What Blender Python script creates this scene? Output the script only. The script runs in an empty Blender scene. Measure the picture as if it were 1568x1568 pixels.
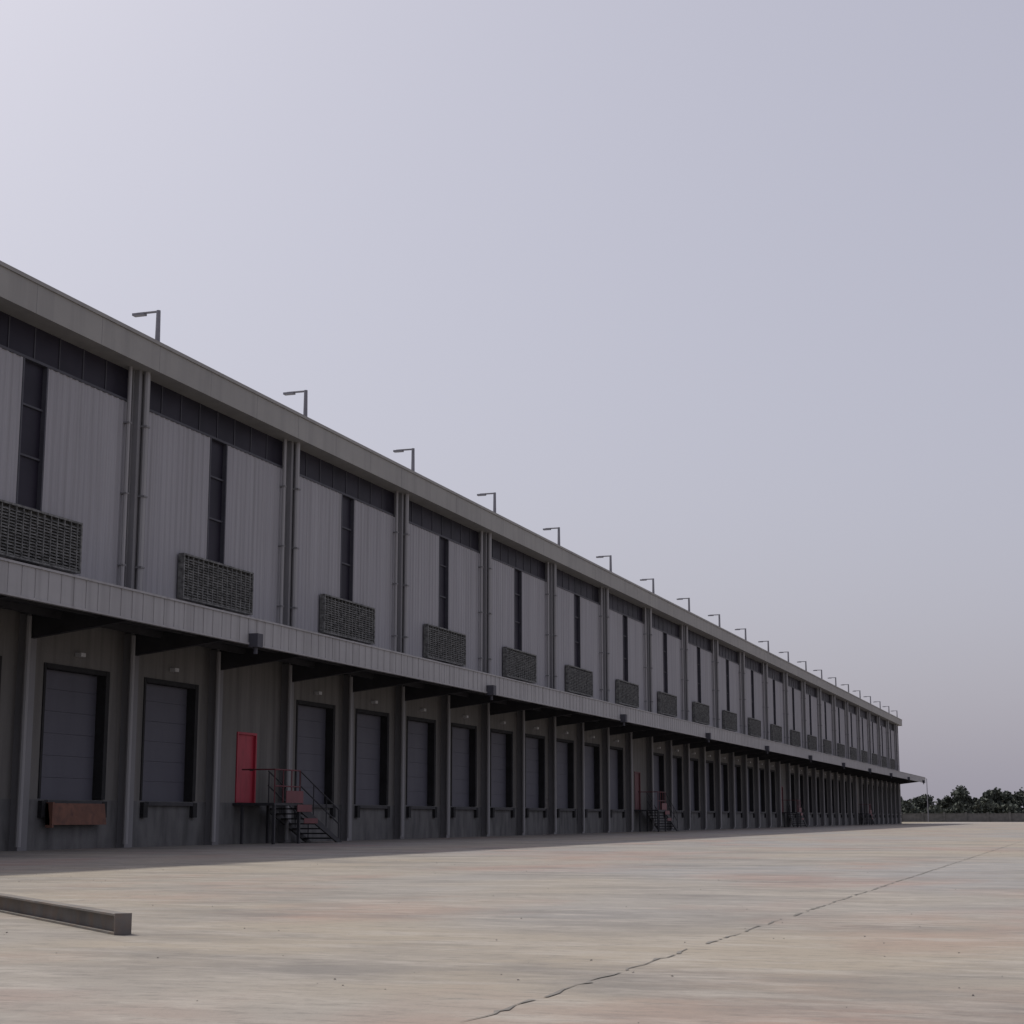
import bpy, math, random
from mathutils import Vector, Matrix
random.seed(7)
scene = bpy.context.scene
scene.view_settings.view_transform = 'Standard'
scene.view_settings.look = 'None'
scene.view_settings.exposure = 0

# ------------------------------------------------------------ materials
def new_mat(name):
    m = bpy.data.materials.new(name); m.use_nodes = True
    nt = m.node_tree
    return m, nt, nt.nodes['Principled BSDF']

def weathered(name, c1, c2, rough=0.8, scale=(1, 1, 1), nscale=1.5, c3=None, s3=(1, 1, 1), n3=8, f3=0.35,
              bump=0.0, bscale=30, spec=0.3, metal=0.0):
    m, nt, p = new_mat(name)
    N, L = nt.nodes, nt.links
    tc = N.new('ShaderNodeTexCoord')
    mp = N.new('ShaderNodeMapping'); mp.inputs['Scale'].default_value = scale
    L.new(tc.outputs['Object'], mp.inputs['Vector'])
    n = N.new('ShaderNodeTexNoise'); n.inputs['Scale'].default_value = nscale
    n.inputs['Detail'].default_value = 5; n.inputs['Roughness'].default_value = 0.6
    L.new(mp.outputs[0], n.inputs['Vector'])
    r = N.new('ShaderNodeValToRGB')
    r.color_ramp.elements[0].position = 0.32; r.color_ramp.elements[1].position = 0.68
    r.color_ramp.elements[0].color = (*c1, 1); r.color_ramp.elements[1].color = (*c2, 1)
    L.new(n.outputs['Fac'], r.inputs['Fac'])
    out = r.outputs['Color']
    if c3:
        mp3 = N.new('ShaderNodeMapping'); mp3.inputs['Scale'].default_value = s3
        L.new(tc.outputs['Object'], mp3.inputs['Vector'])
        n2 = N.new('ShaderNodeTexNoise'); n2.inputs['Scale'].default_value = n3; n2.inputs['Detail'].default_value = 4
        L.new(mp3.outputs[0], n2.inputs['Vector'])
        mr = N.new('ShaderNodeMapRange')
        mr.inputs['From Min'].default_value = 0.45; mr.inputs['From Max'].default_value = 0.72
        mr.inputs['To Max'].default_value = f3
        L.new(n2.outputs['Fac'], mr.inputs['Value'])
        mx = N.new('ShaderNodeMix'); mx.data_type = 'RGBA'
        L.new(mr.outputs[0], mx.inputs['Factor']); L.new(out, mx.inputs['A'])
        mx.inputs['B'].default_value = (*c3, 1)
        out = mx.outputs['Result']
    L.new(out, p.inputs['Base Color'])
    p.inputs['Roughness'].default_value = rough
    p.inputs['Specular IOR Level'].default_value = spec
    p.inputs['Metallic'].default_value = metal
    if bump > 0:
        nb = N.new('ShaderNodeTexNoise'); nb.inputs['Scale'].default_value = bscale; nb.inputs['Detail'].default_value = 3
        L.new(tc.outputs['Object'], nb.inputs['Vector'])
        b = N.new('ShaderNodeBump'); b.inputs['Strength'].default_value = bump; b.inputs['Distance'].default_value = 0.02
        L.new(nb.outputs['Fac'], b.inputs['Height']); L.new(b.outputs[0], p.inputs['Normal'])
    return m

M_clad = weathered('metal_cladding', (.285, .28, .30), (.33, .325, .345), .6, (1, 1, .12), .9,
                   (.205, .20, .205), (1, 2.5, .06), 2.0, .55)
M_fascia = weathered('roof_fascia_metal', (.265, .258, .245), (.305, .298, .28), .6, (1, .3, 1), .6, (.20, .195, .19), (1, 1, .1), 2, .5)
M_canopy = weathered('canopy_metal', (.31, .305, .31), (.37, .365, .37), .6, (1, .3, 1), .6, (.2, .195, .195), (1, 2, .1), 2, .55)
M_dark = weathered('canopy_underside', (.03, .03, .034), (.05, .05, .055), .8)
M_steel = weathered('painted_steel', (.17, .168, .175), (.225, .222, .23), .6, (1, 1, .2), 1.2)
M_pipe = weathered('rain_pipe', (.27, .265, .27), (.33, .325, .33), .5, (1, 1, .1), 1)
M_glass = weathered('tinted_glazing', (.012, .011, .018), (.028, .025, .038), .5, (1, .5, .5), .8, spec=.15)
M_mull = weathered('mullion', (.05, .05, .06), (.07, .07, .085), .6)
M_conc = weathered('precast_concrete', (.155, .15, .142), (.205, .196, .186), .9, (1, 1, .25), .8, (.10, .096, .092), (1, 1.5, .08), 2.2, .6, .3, 20)
M_dockc = weathered('dock_plinth_concrete', (.12, .12, .122), (.17, .168, .166), .9, (1, 1, .6), 1.5, (.06, .06, .06), (1, 1, .3), 2.2, .7, .3, 20)
M_door = weathered('dock_door_panel', (.085, .085, .108), (.108, .108, .133), .55, (1, 1, .3), .8)
M_seal = weathered('black_rubber', (.018, .018, .019), (.03, .03, .032), .8)
M_rust = weathered('rusty_leveller', (.15, .075, .055), (.24, .115, .08), .8, (1, 1, 1), 3, (.08, .05, .045), (1, 1, 1), 6, .8)
M_red = weathered('red_door_paint', (.38, .035, .058), (.44, .045, .072), .5, (1, 1, 1), 1, (.24, .03, .045), (1, 1, .3), 4, .6)
M_dullred = weathered('dull_maroon_door_paint', (.12, .05, .055), (.16, .06, .065), .6)  # darker, duller red used on the farther personnel doors
M_redrail = weathered('red_rail_paint', (.12, .035, .04), (.17, .045, .055), .5)
M_rail = weathered('dark_steel', (.03, .03, .035), (.05, .05, .055), .6)
M_lampw = weathered('lamp_housing', (.5, .5, .5), (.6, .6, .6), .4)
M_lamp = weathered('galvanised_pole', (.17, .17, .19), (.22, .22, .25), .6)
M_beam = weathered('beam_steel', (.12, .115, .11), (.19, .18, .17), .75, (1, 1, 1), 3, (.2, .14, .1), (1, 1, 1), 7, .6)
M_roof = weathered('roof_sheet', (.35, .35, .35), (.42, .42, .42), .6, (.2, 1, 1), .5)
M_louv = weathered('louvre_metal', (.05, .05, .048), (.22, .22, .21), .6, (1, 1, 1.5), 7)
M_bark = weathered('bark', (.06, .05, .04), (.09, .075, .06), .9)
M_leaf_hazed = weathered('hazed_foliage', (.060, .068, .060), (.10, .112, .095), .9, (1, 1, 1), .6, spec=.1)  # distance haze painted in: leaf colour lightened, contrast kept low

# ------------------------------------------------------------ mesh builder
class MB:
    def __init__(s): s.v = []; s.f = []
    def box(s, x0, x1, y0, y1, z0, z1):
        i = len(s.v)
        s.v += [(x0,y0,z0),(x1,y0,z0),(x1,y1,z0),(x0,y1,z0),(x0,y0,z1),(x1,y0,z1),(x1,y1,z1),(x0,y1,z1)]
        s.f += [(i,i+3,i+2,i+1),(i+4,i+5,i+6,i+7),(i,i+1,i+5,i+4),(i+1,i+2,i+6,i+5),(i+2,i+3,i+7,i+6),(i+3,i,i+4,i+7)]
    def prism_y(s, poly, y0, y1):
        i = len(s.v); n = len(poly)
        s.v += [(a, y0, b) for a, b in poly] + [(a, y1, b) for a, b in poly]
        s.f.append(tuple(range(i, i+n))); s.f.append(tuple(range(i+2*n-1, i+n-1, -1)))
        for k in range(n):
            s.f.append((i+k, i+(k+1) % n, i+n+(k+1) % n, i+n+k))
    def tube(s, a, b, r0, r1=None, n=8):
        r1 = r0 if r1 is None else r1
        a = Vector(a); b = Vector(b); d = (b-a).normalized()
        u = d.cross(Vector((0, 0, 1)))
        if u.length < 1e-3: u = Vector((1, 0, 0))
        u.normalize(); w = d.cross(u)
        i = len(s.v)
        for c, r in ((a, r0), (b, r1)):
            for k in range(n):
                t = 2*math.pi*k/n
                s.v.append(tuple(c+u*math.cos(t)*r+w*math.sin(t)*r))
        for k in range(n):
            s.f.append((i+k, i+(k+1) % n, i+n+(k+1) % n, i+n+k))
        s.f.append(tuple(range(i+n-1, i-1, -1))); s.f.append(tuple(range(i+n, i+2*n)))
    def obj(s, name, mat, parent=None):
        me = bpy.data.meshes.new(name); me.from_pydata(s.v, [], s.f); me.update()
        o = bpy.data.objects.new(name, me); scene.collection.objects.link(o)
        for m in (mat if isinstance(mat, list) else [mat]): me.materials.append(m)
        if parent: o.parent = parent
        return o

def empty(name, loc=(0, 0, 0)):
    e = bpy.data.objects.new(name, None); e.location = loc; scene.collection.objects.link(e); return e

# ------------------------------------------------------------ dimensions
BAY = 9.73; Y0 = 40.9
K0, K1 = -4, 20
YS = Y0 + K0*BAY; YE = Y0 + 20.45*BAY
DEPTH = 60
Z_SPLIT = 5.9; Z_BAND = 12.3; Z_SOF = 13.22; Z_TOP = 14.08
CP = 3.4; CZ0 = 5.5; CZ1 = 6.16

wh = empty('warehouse_building')
def colY(k): return Y0 + k*BAY

b = MB(); b.box(-DEPTH, -0.5, YS, YE, -.1, 13.3); b.obj('building_core', M_conc, wh)
b = MB()
b.prism_y([(-DEPTH-.6, 13.4), (-.1, 13.4), (-.1, 13.7), (-DEPTH/2, 14.0), (-DEPTH-.6, 13.7)], YS-.3, YE+.3)
b.obj('roof', M_roof, wh)

clad = MB()
def ribs(y0, y1, z0, z1, x=0.0, pitch=0.30, d=0.020):
    n = max(1, round((y1-y0)/pitch)); p = (y1-y0)/n
    pts = []
    for k in range(n):
        a = y0+k*p
        pts += [(x, a), (x, a+.45*p), (x+d, a+.62*p), (x+d, a+.83*p)]
    pts.append((x, y1))
    i = len(clad.v)
    for (px, py) in pts: clad.v += [(px, py, z0), (px, py, z1)]
    for k in range(len(pts)-1):
        j = i+2*k; clad.f.append((j, j+2, j+3, j+1))
pil = MB(); pipes = MB(); glass = MB(); mull = MB(); louv = MB(); lframe = MB()
for k in range(K0, K1+1):
    y = colY(k); m = y+BAY/2-.08; yn = min(colY(k+1), YE)
    ribs(y+.36, min(m-.52, yn), Z_SPLIT, Z_BAND)
    if m+.52 < yn-.4: ribs(m+.52, yn-.36, Z_SPLIT, Z_BAND)
    glass.box(-.3, -.10, y+.36, yn-.36 if yn < YE else yn, Z_BAND, 13.38)
    if m < YE:
        glass.box(-.3, -.10, m-.52, m+.52, Z_SPLIT, Z_BAND-.002)
        for s in (-1, 1): mull.box(-.10, .03, m+s*.52-.03, m+s*.52+.03, Z_SPLIT, Z_BAND)
        z = 7.2
        while z < Z_BAND-.3:
            mull.box(-.098, -.05, m-.49, m+.49, z-.025, z+.025); z += 1.3
    mull.box(-.10, .035, y+.36, yn-.36, Z_BAND-.05, Z_BAND+.02)
    q = y+.36+1.12
    while q < yn-.5:
        mull.box(-.099, -.08, q-.02, q+.02, Z_BAND+.02, 13.38); q += 1.12
    pil.box(-.3, .06, y-.358, y+.358, Z_SPLIT, 13.38)
    pil.box(.06, .22, y-.30, y-.16, Z_SPLIT, 13.38)
    pil.box(.06, .22, y+.16, y+.30, Z_SPLIT, 13.38)
    pipes.tube((.30, y-.02, Z_SPLIT+.1), (.30, y-.02, 13.3), .085)
    pipes.tube((.14, y-.66, Z_SPLIT+.1), (.14, y-.66, 13.3), .06)
    for z in (7.6, 9.6, 11.6):
        pil.box(.06, .4, y-.12, y+.08, z, z+.05); pil.box(-.01, .21, y-.74, y-.58, z, z+.04)
    if m < YE-2:
        mm = m-.08; w = 2.2; z0, z1 = 7.08, 8.42; xo = .24
        lframe.box(.05, xo, mm-w, mm-w+.06, z0, z1); lframe.box(.05, xo, mm+w-.06, mm+w, z0, z1)
        lframe.box(.05, xo, mm-w+.06, mm+w-.06, z0, z0+.05); lframe.box(.05, xo, mm-w+.06, mm+w-.06, z1-.05, z1)
        lframe.box(.06, .09, mm-w+.06, mm+w-.06, z0+.05, z1-.05)
        zz = z0+.07
        while zz < z1-.12:
            louv.prism_y([(.14, zz+.055), (.21, zz), (.21, zz+.02), (.14, zz+.075)], mm-w+.06, mm+w-.06)
            zz += .078
        t = mm-w+.3
        while t < mm+w-.1:
            louv.box(.12, .222, t-.018, t+.018, z0+.05, z1-.05); t += .3
clad.obj('wall_cladding', M_clad, wh); pil.obj('columns', M_steel, wh); pipes.obj('rain_pipes', M_pipe, wh)
glass.obj('windows', M_glass, wh); mull.obj('window_mullions', M_mull, wh)
louv.obj('louvre_blades', M_louv, wh); lframe.obj('louvre_frames', M_louv, wh)

b = MB(); b.box(-DEPTH, 0.06, YE, YE+.12, 0, 13.38); b.obj('end_wall', M_clad, wh)

b = MB()
b.prism_y([(-.4, Z_SOF), (.62, Z_SOF), (.62, Z_TOP-.1), (.66, Z_TOP-.1), (.66, Z_TOP), (-.4, Z_TOP)], YS-.3, YE+.25)
b.obj('roof_fascia', M_fascia, wh)
b = MB()
for i in range(int((YE-YS)/3.0)):
    y = YS+i*3.0
    b.box(.62, .623, y, y+.012, Z_SOF, Z_TOP-.1)
b.obj('fascia_joints', M_steel, wh)

# canopy
b = MB()
y0c, y1c = YS-.5, YE+1.0
pitch = .5; n = int((y1c-y0c)/pitch)
for k in range(n):
    a = y0c+k*pitch
    b.box(CP-.06, CP, a, a+.43, CZ0, CZ1)
    b.box(CP-.07, CP-.012, a+.43, a+.5, CZ0, CZ1)
b.box(CP-.09, CP+.03, y0c, y0c+n*pitch, CZ1, CZ1+.05)
b.box(CP-.09, CP+.03, y0c, y0c+n*pitch, CZ0-.05, CZ0)
b.obj('canopy_fascia', M_canopy, wh)
b = MB()
b.prism_y([(.0, 6.0), (CP-.09, 5.9), (CP-.09, 5.96), (.0, 6.08)], y0c, y0c+n*pitch)
b.obj('canopy_roof', M_canopy, wh)
b = MB()
b.box(0.3, CP-.09, y0c+.01, y0c+n*pitch-.01, 5.80, 5.86)
for k in range(K0, K1+1):
    for h in (0, .5):
        y = colY(k+h)
        if y > YE: continue
        b.prism_y([(.0, 5.15), (.0, 5.8), (CP-.1, 5.8), (CP-.1, 5.55)], y-.09, y+.09)
for x in (1.1, 2.2): b.box(x-.05, x+.05, y0c, y0c+n*pitch, 5.62, 5.80)
b.obj('canopy_brackets', M_dark, wh)
b = MB()
for k in range(K0, K1+1, 2):
    y = colY(k)+.75
    b.box(CP+.002, CP+.28, y-.16, y+.16, CZ0-.12, CZ0+.25)
    b.tube((CP+.14, y, CZ0-.3), (CP+.14, y, CZ0-.1), .06)
b.obj('canopy_rain_boxes', M_mull, wh)

# lower wall with dock doors
wall = MB(); plinth = MB(); door = MB(); jamb = MB(); post = MB(); lp = MB(); rust = MB(); wl = MB(); ledge = MB(); bump = MB()
reddoor = MB(); dulldoor = MB()
stairs_at = []
H2 = BAY/2
hb = K0
while hb < 20.4:
    ya = colY(hb); yb = min(ya+H2, YE)
    c = (ya+yb)/2
    personnel = (round((hb-.5) % 5, 2) == 0)
    if personnel:
        d0, d1 = ya+1.65, ya+2.95; dz0, dz1 = 1.25, 3.42
        stairs_at.append((d0, d1, hb))
    else:
        d0, d1 = c-1.45, c+1.45; dz0, dz1 = 1.25, 4.62
    T = .45
    wall.box(-T, 0, ya, d0, 1.25, 6.0); wall.box(-T, 0, d1, yb, 1.25, 6.0)
    wall.box(-T, 0, d0, d1, dz1, 6.0)
    plinth.box(-T, .02, ya, yb, -.1, 1.249)
    if personnel:
        rd = reddoor if hb < 1 else dulldoor
        rd.box(-.10, -.04, d0+.04, d1-.04, dz0+.01, dz1-.05)
        rd.box(-.10, .04, d0, d0+.07, dz0, dz1); rd.box(-.10, .04, d1-.07, d1, dz0, dz1)
        rd.box(-.10, .04, d0+.07, d1-.07, dz1-.07, dz1)
        bump.box(-.04, -.01, d1-.3, d1-.12, dz0+1.0, dz0+1.06)
    else:
        nsec = 6; hh = (dz1-dz0)/nsec
        for s in range(nsec):
            door.box(-.30, -.24, d0, d1, dz0+s*hh+.004, dz0+(s+1)*hh-.004)
        door.box(-.31, -.28, d0, d1, dz0, dz1)
        jamb.box(-.235, .05, d1-.10, d1+.08, dz0+.02, dz1+.05)
        jamb.box(-.235, .03, d0-.05, d0+.04, dz0+.02, dz1+.05)
        jamb.box(-.235, .04, d0+.04, d1-.10, dz1-.08, dz1+.05)
        bump.box(.02, .14, d0-.05, d0+.18, .80, 1.22); bump.box(.02, .14, d1-.18, d1+.05, .80, 1.22)
        ledge.box(.02, .14, d0+.2, d1-.2, 1.13, 1.23)
        wl.box(.0, .18, c-.11, c+.11, dz1+.32, dz1+.42)
        if abs(hb+.5) < .01:
            rust.prism_y([(.165, .62), (.30, .62), (.22, 1.16), (.165, 1.16)], d0+.1, d1-.2)
            rust.box(.165, .36, d0+.1, d0+.18, .55, 1.18)
    post.box(-.1, .26, ya-.20, ya+.20, -.1, 5.78)
    lp.tube((.36, ya-.32, .1), (.36, ya-.32, 5.7), .07)
    lp.box(-.01, .10, ya+.27, ya+.37, .0, 5.78)
    hb += .5
wall.obj('lower_wall', M_conc, wh); plinth.obj('dock_plinth', M_dockc, wh); door.obj('dock_doors', M_door, wh)
jamb.obj('dock_seals', M_seal, wh); post.obj('pilasters', M_steel, wh); lp.obj('downpipes', M_pipe, wh)
rust.obj('dock_leveller_lips', M_rust, wh); wl.obj('door_lights', M_lampw, wh); ledge.obj('dock_ledges', M_rail, wh)
bump.obj('dock_bumpers', M_seal, wh); reddoor.obj('personnel_doors', M_red, wh); dulldoor.obj('dull_personnel_doors', M_dullred, wh)

# ------------------------------------------------------------ stairs
for (d0, d1, hbk) in stairs_at:
    st = empty('external_staircase', (0, 0, 0))
    a = MB(); r = MB(); g = MB()
    x0, x1 = .30, 1.45
    la, lb = d0-.2, d1+.35
    a.box(.03, x1, la, lb, 1.17, 1.245)
    for xx in (x0, x1-.08):
        for yy in (la+.02, lb-.1): a.box(xx, xx+.08, yy, yy+.08, 0, 1.17)
    n = 7; run = .42; ris = 1.25/(n+1)
    for s in range(n):
        z = 1.25-(s+1)*ris
        a.box(x0+.05, x1-.05, lb+s*run, lb+s*run+run+.02, z-.04, z)
    L = n*run
    for xx in (x0-.01, x1-.05):
        i = len(a.v)
        pts = [(lb, 1.24), (lb+L+.2, .02), (lb+L+.2, -.02), (lb+L-.1, -.02), (lb, .98)]
        a.v += [(xx, p, q) for p, q in pts]+[(xx+.06, p, q) for p, q in pts]
        a.f += [tuple(range(i, i+5)), tuple(range(i+9, i+4, -1))]+[(i+k, i+(k+1) % 5, i+5+(k+1) % 5, i+5+k) for k in range(5)]
    xx = x1-.03
    for t in range(4):
        yy = la+.05+t*(lb-la-.1)/3
        r.tube((xx, yy, 1.24), (xx, yy, 2.25), .02)
    for z in (1.75, 2.25): r.tube((xx, la+.05, z), (xx, lb-.05, z), .022)
    for xx in (x0+.02, x1-.03):
        for z in (1.0, .55):
            g.tube((xx, lb-.05, 1.25+z), (xx, lb+L, .05+z), .022)
        for t in range(4):
            yy = lb+t*L/3; zb = 1.25-t*(1.2/3)
            g.tube((xx, yy, zb-.05), (xx, yy, zb+1.0), .02)
    r.tube((x0, la+.05, 2.25), (x1-.03, la+.05, 2.25), .022)
    a.obj('steps', M_rail, st); g.obj('handrail', M_rail, st); r.obj('landing_rail', M_redrail, st)
    k = MB(); k.box(x1+.012, x1+.03, la+.75, lb+.1, 1.25, 1.62); k.box(x1+.012, x1+.03, lb-.3, lb+.75, .98, 1.2)
    k.box(x1+.012, x1+.03, lb+.2, lb+1.2, .62, .78)
    k.obj('kick_panel', M_redrail, st)

# ------------------------------------------------------------ roof lamps
for k in range(K0, K1+1):
    y = colY(k)+.2
    b = MB()
    b.box(.30, .60, y-.12, y+.12, Z_TOP, Z_TOP+.03)
    b.tube((.45, y, Z_TOP), (.45, y, Z_TOP+1.0), .075, .06, 10)
    b.tube((.50, y, Z_TOP+.97), (-.25, y, Z_TOP+.97), .035, .035, 8)
    b.box(-.36, .02, y-.09, y+.09, Z_TOP+.90, Z_TOP+.97)
    b.obj('roof_lamp', M_lamp)

# ------------------------------------------------------------ steel beam
A = Vector((18.6, 10.55, 0)); Bv = Vector((15.95, 12.9, 0)); D = (Bv-A).normalized(); Ln = 6.5
bm = MB(); hw, hh, t = .055, .14, .014
prof = [(-hw, 0), (hw, 0), (hw, t), (t/2, t), (t/2, hh-t), (hw, hh-t), (hw, hh), (-hw, hh), (-hw, hh-t), (-t/2, hh-t), (-t/2, t), (-hw, t)]
Nn = Vector((-D.y, D.x, 0))
n = len(prof)
for P in (0, Ln):
    for u, z in prof: bm.v.append(tuple(A+D*P+Nn*u+Vector((0, 0, z+.006))))
bm.f.append(tuple(range(n))); bm.f.append(tuple(range(2*n-1, n-1, -1)))
for k in range(n): bm.f.append((k, (k+1) % n, n+(k+1) % n, n+k))
i = len(bm.v)
for P in (-.012, -.001):
    for u, z in ((-hw-.005, 0), (hw+.005, 0), (hw+.005, hh+.004), (-hw-.005, hh+.004)):
        bm.v.append(tuple(A+D*P+Nn*u+Vector((0, 0, z+.006))))
bm.f += [(i, i+1, i+2, i+3), (i+7, i+6, i+5, i+4)]+[(i+k, i+(k+1) % 4, i+4+(k+1) % 4, i+4+k) for k in range(4)]
bm.obj('steel_beam', M_beam)

# ------------------------------------------------------------ ground and yard
m, nt, p = new_mat('dusty_concrete'); N, L = nt.nodes, nt.links
tc = N.new('ShaderNodeTexCoord')
def noise(scale, det=6, mscale=(1, 1, 1), rough=.6, rot=0):
    mp = N.new('ShaderNodeMapping'); mp.inputs['Scale'].default_value = mscale; mp.inputs['Rotation'].default_value = (0, 0, rot)
    L.new(tc.outputs['Object'], mp.inputs['Vector'])
    n = N.new('ShaderNodeTexNoise'); n.inputs['Scale'].default_value = scale
    n.inputs['Detail'].default_value = det; n.inputs['Roughness'].default_value = rough
    L.new(mp.outputs[0], n.inputs['Vector']); return n.outputs['Fac']
def rng(v, a, b_, c=0, d=1):
    r = N.new('ShaderNodeMapRange'); r.inputs['From Min'].default_value = a; r.inputs['From Max'].default_value = b_
    r.inputs['To Min'].default_value = c; r.inputs['To Max'].default_value = d; L.new(v, r.inputs['Value']); return r.outputs[0]
def mix(f, a, b_, mode='MIX'):
    x = N.new('ShaderNodeMix'); x.data_type = 'RGBA'; x.blend_type = mode
    if isinstance(f, float): x.inputs['Factor'].default_value = f
    else: L.new(f, x.inputs['Factor'])
    for s, v in (('A', a), ('B', b_)):
        if isinstance(v, tuple): x.inputs[s].default_value = (*v, 1)
        else: L.new(v, x.inputs[s])
    return x.outputs['Result']
col = mix(rng(noise(.10, 3, (1, .6, 1)), .40, .60), (.305, .272, .225), (.262, .258, .255))
col = mix(rng(noise(.22, 4, (1, .55, 1)), .50, .64, 0, .6), col, (.31, .205, .17))
col = mix(rng(noise(.45, 6, (.6, 1.0, 1), .65, .33), .47, .64, 0, .75), col, (.175, .166, .158))
col = mix(rng(noise(1.6, 5, (.5, 1.3, 1), .7, .33), .48, .66, 0, .7), col, (.37, .345, .31))
col = mix(rng(noise(7, 4, (.5, 1.5, 1), .8, .33), .50, .72, 0, .65), col, (.15, .14, .13))
L.new(col, p.inputs['Base Color']); p.inputs['Roughness'].default_value = .92; p.inputs['Specular IOR Level'].default_value = .2
bn = N.new('ShaderNodeBump'); bn.inputs['Strength'].default_value = .55; bn.inputs['Distance'].default_value = .025
L.new(noise(5, 6, (1, 1, 1), .75), bn.inputs['Height']); L.new(bn.outputs[0], p.inputs['Normal'])
M_yard = m
M_dirt = weathered('dry_soil', (.22, .19, .15), (.28, .25, .20), .95, (1, 1, 1), .03, (.12, .13, .08), (1, 1, 1), .08, .7)
b = MB(); S = 6000
b.v = [(-S, -S, 0), (S, -S, 0), (S, S, 0), (-S, S, 0)]; b.f = [(0, 1, 2, 3)]; b.obj('ground', M_dirt)
b = MB(); b.v = [(-.3, -60, .004), (110, -60, .004), (110, 335, .004), (-.3, 335, .004)]; b.f = [(0, 1, 2, 3)]
b.obj('concrete_yard', M_yard)
M_joint = weathered('joint_filler', (.15, .143, .132), (.22, .21, .195), .95, (1, 1, 1), 3)
b = MB()
def ragged(ax, pos, a, e, w, gap=.45):
    t = a; prev = None
    while t < e:
        ww = w*random.uniform(.1, 1.1); off = random.uniform(-.02, .02)
        L0 = (pos+off-ww/2, t, .008); R0 = (pos+off+ww/2, t, .008)
        if ax == 'x': L0 = (t, pos+off-ww/2, .008); R0 = (t, pos+off+ww/2, .008)
        i = len(b.v); b.v += [L0, R0]
        if prev is not None and random.random() > gap: b.f.append((prev, prev+1, i+1, i))
        prev = i; t += random.uniform(.05, .22)
ragged('y', 22.6, -20, 70, .034, .22); ragged('y', 15.6, -20, 60, .018, .5); ragged('y', 29.6, -20, 60, .02)
for y in range(-20, 100, 12): ragged('x', y, 1, 60, .012, .6)
b.obj('slab_joints', M_joint)
b = MB()
for k in range(1600):
    x = random.uniform(2, 34); y = random.uniform(5, 60)
    s = random.uniform(.003, .009)
    i = len(b.v); rot = random.uniform(0, 3)
    for t in range(6):
        b.v.append((x+math.cos(rot+t*1.047)*s*random.uniform(.7, 1.3), y+math.sin(rot+t*1.047)*s*random.uniform(.7, 1.3), .003))
    for t in range(6):
        vx, vy, _ = b.v[i+t]; b.v.append((x+(vx-x)*.6, y+(vy-y)*.6, .004+s*random.uniform(.6, .9)))
    for t in range(6): b.f.append((i+t, i+(t+1) % 6, i+6+(t+1) % 6, i+6+t))
    b.f.append(tuple(range(i+6, i+12)))
b.obj('gravel', weathered('stone_chips', (.15, .14, .125), (.32, .29, .26), .9, (1, 1, 1), 2))

# ------------------------------------------------------------ distant vegetation
leaf = MB(); trunk = MB()
def leafquad(c, s):
    n_ = Vector((random.gauss(0, 1), random.gauss(0, 1), random.gauss(0, 1)+.4)).normalized()
    u = n_.orthogonal().normalized(); w = n_.cross(u)
    i = len(leaf.v)
    for a_, b_ in ((-1, -.5), (.2, -.9), (1, .4), (-.2, .8)):
        leaf.v.append(tuple(c+u*a_*s+w*b_*s))
    leaf.f.append((i, i+1, i+2, i+3))
def tree(x, y, h, w):
    trunk.tube((x, y, -.1), (x+.2, y, h*.45), .22, .12, 7)
    cl = []
    for k in range(14):
        t = random.uniform(0, 6.28); rr = random.uniform(.05, .40)*w
        c = Vector((x+math.cos(t)*rr, y+math.sin(t)*rr, h*random.uniform(.38, .84)-.12*rr))
        trunk.tube((x+.1, y, h*random.uniform(.2, .38)), tuple(c), .08, .02, 5)
        cl.append((c, random.uniform(.14, .25)*w))
    for c, r_ in cl:
        for _ in range(150):
            v = Vector((random.gauss(0, 1), random.gauss(0, 1), random.gauss(0, .75)))
            v = v.normalized()*random.uniform(.3, 1.05)*r_
            leafquad(c+v, random.uniform(.14, .36))
for (x, y, h, w) in [(-32, 350, 5, 6), (-20, 352, 5.5, 7), (-13, 348, 5.2, 6), (-7.5, 350, 5.9, 6), (-3.5, 352, 4.6, 5), (.5, 346, 7.2, 6), (3.2, 350, 5.2, 5),
                     (7.2, 347, 6.8, 6), (10.4, 349, 6.6, 7), (15, 352, 5.8, 6), (22, 350, 6.5, 7), (31, 352, 7, 8), (40, 350, 6, 7), (52, 352, 7, 7)]:
    tree(x, y, h, w)
for k in range(16000):
    x = random.uniform(-60, 90); hmax = 3.4+.8*math.sin(x*.35)+.5*math.sin(x*1.3+1)
    leafquad(Vector((x, 342+random.uniform(-1.5, 3), random.uniform(0, max(1.2, hmax)))), random.uniform(.18, .42))
tl = empty('tree_line'); leaf.obj('hazed_foliage', M_leaf_hazed, tl); trunk.obj('trunks', M_bark, tl)
M_bw = weathered('boundary_wall_render', (.10, .10, .095), (.16, .155, .15), .9)
b = MB()
b.box(-70, 100, 336, 336.25, -.1, 1.5); b.box(-70, 100, 335.95, 336.3, 1.5, 1.6)
for x in range(-70, 101, 4): b.box(x-.2, x+.2, 335.8, 336.4, -.1, 1.8)
b.obj('boundary_wall', M_bw)
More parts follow.
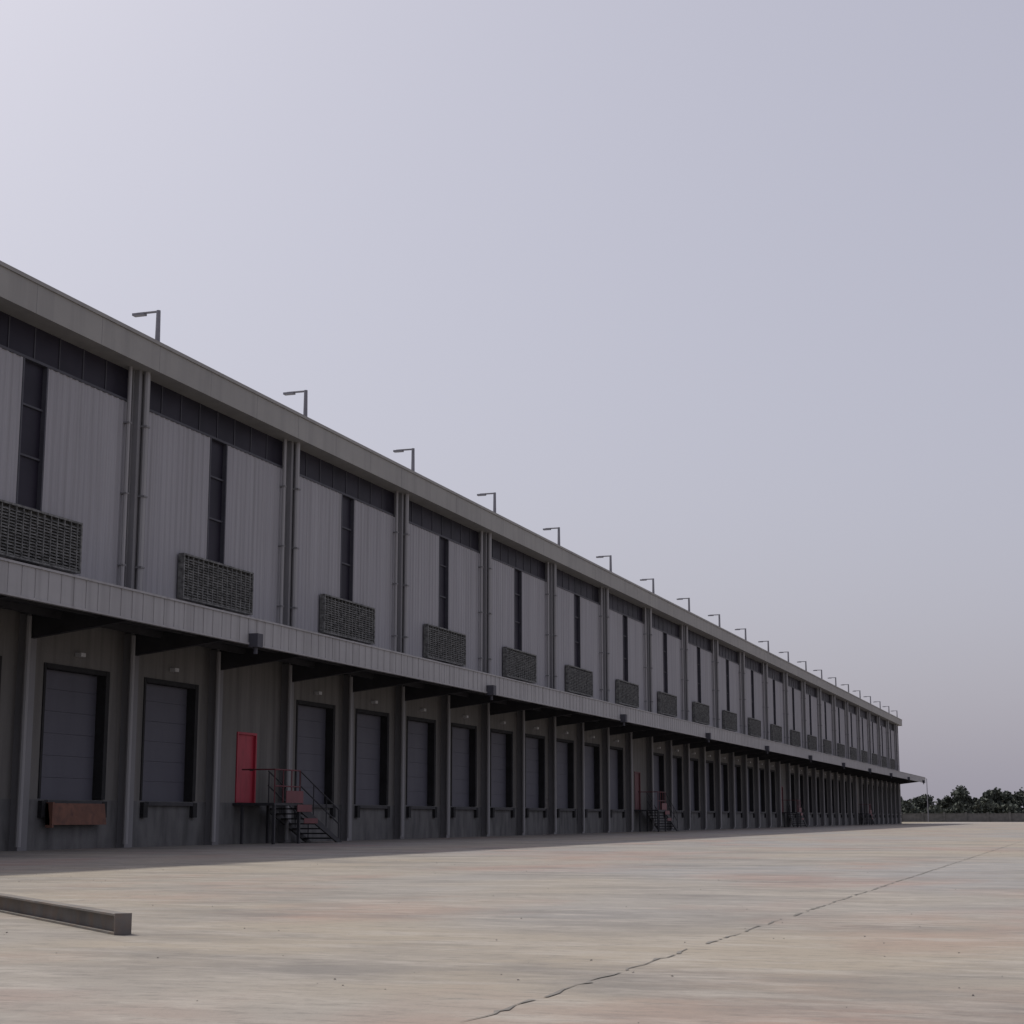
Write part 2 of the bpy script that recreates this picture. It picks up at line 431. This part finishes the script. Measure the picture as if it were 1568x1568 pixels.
for (x, y) in ((-4.4, 330), (24, 330)):
    b = MB(); b.tube((x, y, 0), (x, y, 8), .10, .06); b.tube((x, y, 7.9), (x-1.2, y, 8.2), .05, .05); b.box(x-1.9, x-1.1, y-.15, y+.15, 8.12, 8.25)
    b.obj('street_lamp', M_lamp)

# ------------------------------------------------------------ light
sunv = Vector((-.90, .42, 0)).normalized()
el = math.radians(52)
sd = Vector((sunv.x*math.cos(el), sunv.y*math.cos(el), math.sin(el)))
sl = bpy.data.lights.new('sun', 'SUN'); sl.energy = 2.9; sl.angle = math.radians(1.5); sl.color = (1, .94, .85)
so = bpy.data.objects.new('sun', sl); scene.collection.objects.link(so)
so.rotation_euler = sd.to_track_quat('Z', 'Y').to_euler()
w = bpy.data.worlds.new('World'); scene.world = w; w.use_nodes = True
nt = w.node_tree; N, L = nt.nodes, nt.links
bg = N['Background']
sky = N.new('ShaderNodeTexSky'); sky.sky_type = 'NISHITA'; sky.sun_disc = False
sky.sun_elevation = el; sky.sun_rotation = math.atan2(sd.x, sd.y)
sky.air_density = 1.0; sky.dust_density = 5.0; sky.ozone_density = 2.5; sky.altitude = 0
hs = N.new('ShaderNodeHueSaturation'); hs.inputs['Saturation'].default_value = .6
L.new(sky.outputs[0], hs.inputs['Color'])
mx = N.new('ShaderNodeMix'); mx.data_type = 'RGBA'; mx.inputs['Factor'].default_value = .56
L.new(hs.outputs[0], mx.inputs['A']); mx.inputs['B'].default_value = (4.6, 4.4, 5.25, 1)
L.new(mx.outputs['Result'], bg.inputs['Color']); bg.inputs['Strength'].default_value = .118

# ------------------------------------------------------------ camera
fpx = 2600; th = math.atan(468/fpx); al = math.atan(892*math.cos(th)/fpx)
R = Vector((math.cos(al), math.sin(al), 0))
F = Vector((-math.sin(al)*math.cos(th), math.cos(al)*math.cos(th), math.sin(th)))
U = R.cross(F)
cam = bpy.data.cameras.new('camera'); co = bpy.data.objects.new('camera', cam); scene.collection.objects.link(co)
mt = Matrix((R, U, -F)).transposed().to_4x4(); mt.translation = Vector((25, 0, .8)); co.matrix_world = mt
cam.sensor_width = 36; cam.lens = 36*fpx/1568; cam.clip_end = 12000; cam.clip_start = .05
scene.camera = co
